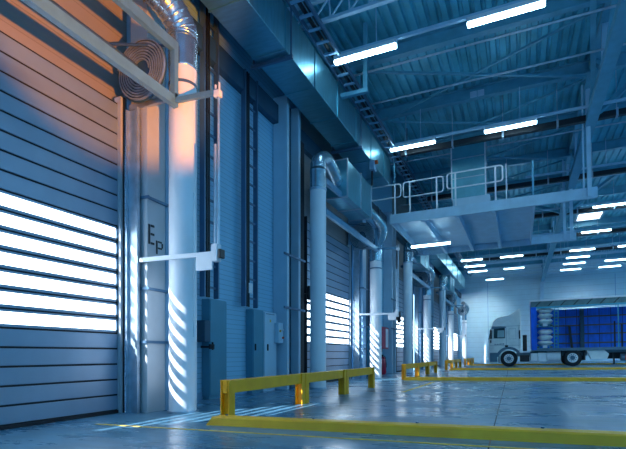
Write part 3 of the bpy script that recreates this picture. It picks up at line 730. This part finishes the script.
# trailer
part(MB().box(.68, 13.6, YN, YF, .93, 1.10, .01), 'trailer_deck', TRUCKG)
part(MB().box(.66, .72, YN+.02, YF-.02, 1.1, 3.95), 'front_bulkhead', TARPD)
part(MB().box(.66, .95, YN-.03, YN+.02, 1.0, 3.62), 'gathered_curtain', TARPD)
for i in range(6): part(MB().tube([(.69+i*.05, YN-.03, 1.0), (.69+i*.05, YN-.03, 3.62)], .028, 8), 'curtain_fold', TARP)
rf = part(MB().box(.62, 13.6, YN-.02, YF+.02, 3.96, 4.06, .01), 'trailer_roof', PAINTW)
part(MB().box(.66, 13.6, YN-.005, YN+.06, 3.62, 3.97), 'roof_side_strip', ROOFT)
x = .9
while x < 13.5: part(MB().prism([(x, 3.64), (x+.06, 3.64), (x+.36, 3.96), (x+.30, 3.96)], 'y', YN-.02, YN), 'roof_hoop', BLACK); x += .68
part(MB().box(.66, 13.6, YN-.03, YN+.08, 3.53, 3.63, .01), 'curtain_rail', TEAL)
part(MB().box(.72, 13.6, YF-.05, YF-.01, 1.1, 3.6), 'far_curtain', TARP)
for z in (1.38, 1.95, 2.5, 3.05): part(MB().box(1.9, 13.5, YF-.10, YF-.055, z, z+.08), 'side_batten', WOOD)
x = 2.1
while x < 13: part(MB().box(x, x+.04, YF-.07, YF-.05, 1.1, 3.6), 'curtain_strap', TARPD); x += .62
for x in (3.52, 7.0, 10.5):
    part(MB().box(x, x+.22, YF-.35, YF-.12, 1.1, 3.55, .01), 'roof_post', STEELD)
part(MB().bar((3.05, YF-.3, 1.1), (2.92, YF-.3, 2.5), .05, .14), 'hanging_strap', BLACK)
part(MB().box(5.0, 5.08, YN+.02, YN+.07, 1.1, 2.6).box(5.35, 5.43, YN+.02, YN+.07, 1.1, 2.4), 'buckle_strap', BLACK)
part(MB().box(5.2, 5.26, YN+.02, YN+.06, 1.1, 3.55), 'loading_strap', TEAL)
part(MB().box(13.56, 13.6, YN, YF, 1.1, 4.0), 'rear_door', TARPD)
# cargo: pallets with sacks
def sack(x0, x1, y0, y1, z0, z1, label):
    import bmesh
    nx, ny = 8, 8; vs = []; fs = []
    for s_ in (1, -1):
        for i in range(nx+1):
            for jj in range(ny+1):
                u, v = i/nx*2-1, jj/ny*2-1
                h = (1-abs(u)**4)*(1-abs(v)**4); h = h**.3 if h > 0 else 0
                zz = (z0+z1)/2 + s_*(z1-z0)/2*h*(.9+.1*math.sin(7*u+3*v+z0*9))
                vs.append(((x0+x1)/2+u*(x1-x0)/2, (y0+y1)/2+v*(y1-y0)/2, zz))
    m_ = (nx+1)*(ny+1)
    for s_ in (0, 1):
        for i in range(nx):
            for jj in range(ny):
                a = s_*m_+i*(ny+1)+jj; fs.append((a, a+1, a+ny+2, a+ny+1))
    b = MB(); b.add(vs, fs, True)
    return tag(b.obj('sack', SACK, None, ((x0+x1)/2, (y0+y1)/2, z0), True), label, 'sack', 'sacks stacked in the trailer')
lv = ['lower', 'upper']; od = ['bottom', 'middle', 'top']
for i, zb in enumerate((1.10, 2.42)):
    t = thing('pallet', 'pallet under the %s stack of sacks in the trailer' % lv[i], 'pallet', (1.4, YN+.6, zb), 'pallets in the trailer', True)
    b = MB()
    for x in (1.02, 1.4, 1.76): b.box(x-.06, x+.06, YN+.1, YN+1.2, zb+.02, zb+.11)
    b.obj('pallet_block', WOOD, t); MB().box(.98, 1.82, YN+.08, YN+1.22, zb+.11, zb+.15).box(.98, 1.82, YN+.08, YN+1.22, zb, zb+.02).obj('pallet_board', TEAL, t)
    tag(MB().box(1.28, 1.52, YN+.06, YN+.078, zb+.03, zb+.19).obj('paper_tag', PAINTW, None, (1.4, YN+.07, zb), True), 'small white paper tag on the %s pallet' % lv[i], 'tag')
    for q in range(3):
        sack(1.0, 1.84, YN+.1, YN+1.2, zb+.17+q*.34, zb+.17+q*.34+.32, 'white sack, %s of the %s stack in the trailer' % (od[q], lv[i]))
    t = thing('rack_frame', 'teal ladder frame beside the %s stack of sacks' % lv[i], 'frame', (1.98, YN+.2, zb), None, True)
    b = MB(); b.box(1.90, 1.95, YN+.1, YN+.2, zb, zb+1.1 if i else zb+1.28); b.box(2.10, 2.15, YN+.1, YN+.2, zb, zb+1.1 if i else zb+1.28); b.obj('upright', TEAL, t)
    b = MB()
    for q in range(6): b.box(1.95, 2.10, YN+.12, YN+.18, zb+.05+q*.21, zb+.10+q*.21)
    b.obj('rungs', TEAL, t)

# ================================================================ LIGHT
def light(kind, name, loc, energy, col, **kw):
    l = bpy.data.lights.new(name, kind); l.energy = energy; l.color = col
    for a, v in kw.items(): setattr(l, a, v)
    o = bpy.data.objects.new(name, l); C.objects.link(o); o.location = loc; return o
sun = light('SUN', 'sunlight', (-10, -8, 12), 45, (0.86, 0.93, 1.0), angle=math.radians(0.5))
d = Vector((1, 1.5, -1.1)); sun.rotation_euler = d.to_track_quat('-Z', 'Y').to_euler()
sp = light('SPOT', 'warm_spot', (2.2, 2.2, 1.2), 5600, (1.0, 0.29, 0.01), spot_size=math.radians(31), spot_blend=.4, shadow_soft_size=.06)
sp.rotation_euler = (Vector((-5.3, 5.1, 5.95)) - sp.location).to_track_quat('-Z', 'Y').to_euler()
# the hall's lamp rows go on beyond the frame: behind the camera and towards the open side
n_ = 0
for y in (-9.5, -4.5, .2, 5.3):
    for x in ((-3.3, 0, 5, 9.5) if y < 0 else (3, 6.5, 9.5)):
        a = light('AREA', 'hall_lamp_light', (x, y, 7.7+S*x), 30, (0.40, 0.76, 1.0), shape='RECTANGLE', size=1.5, size_y=.14)
for y in (10.45, 15.7, 20.9, 26.1, 31.3, 41.7):
    for x in (7.2, 10.2):
        a = light('AREA', 'hall_lamp_light', (x, y, 7.7+S*x), 110, (0.45, 0.76, 1.0), shape='RECTANGLE', size=1.5, size_y=.14)
# added fill spots that brighten the back wall, no real fittings
for x, e in ((-3.6, 430), (5.5, 300)):
    w_ = light('SPOT', 'wall_washer', (x, 44.0, 7.4), e*3.4, (0.75, 0.92, 1.0), spot_size=math.radians(78), spot_blend=1.0, shadow_soft_size=.2)
    w_.rotation_euler = (Vector((x-.2, YB, 2.6)) - w_.location).to_track_quat('-Z', 'Y').to_euler()
W = bpy.data.worlds.new('sky'); bpy.context.scene.world = W; W.use_nodes = True
bg = W.node_tree.nodes['Background']; bg.inputs[0].default_value = (0.10, 0.47, 0.88, 1); bg.inputs[1].default_value = 0.85

# ================================================================ CAMERA
cd = bpy.data.cameras.new('camera'); cam = bpy.data.objects.new('camera', cd); C.objects.link(cam)
cam.location = (0, 0, 0.775); cam.rotation_euler = (math.radians(90), 0, math.atan2(207, 472))
cd.sensor_width = 36; cd.lens = 472/626*36; cd.shift_y = 129.5/626; cd.clip_end = 300
sc = bpy.context.scene; sc.camera = cam
sc.view_settings.view_transform = 'Standard'; sc.view_settings.look = 'None'; sc.view_settings.gamma = 1; sc.view_settings.use_curve_mapping = False
sc.view_settings.exposure = -0.1
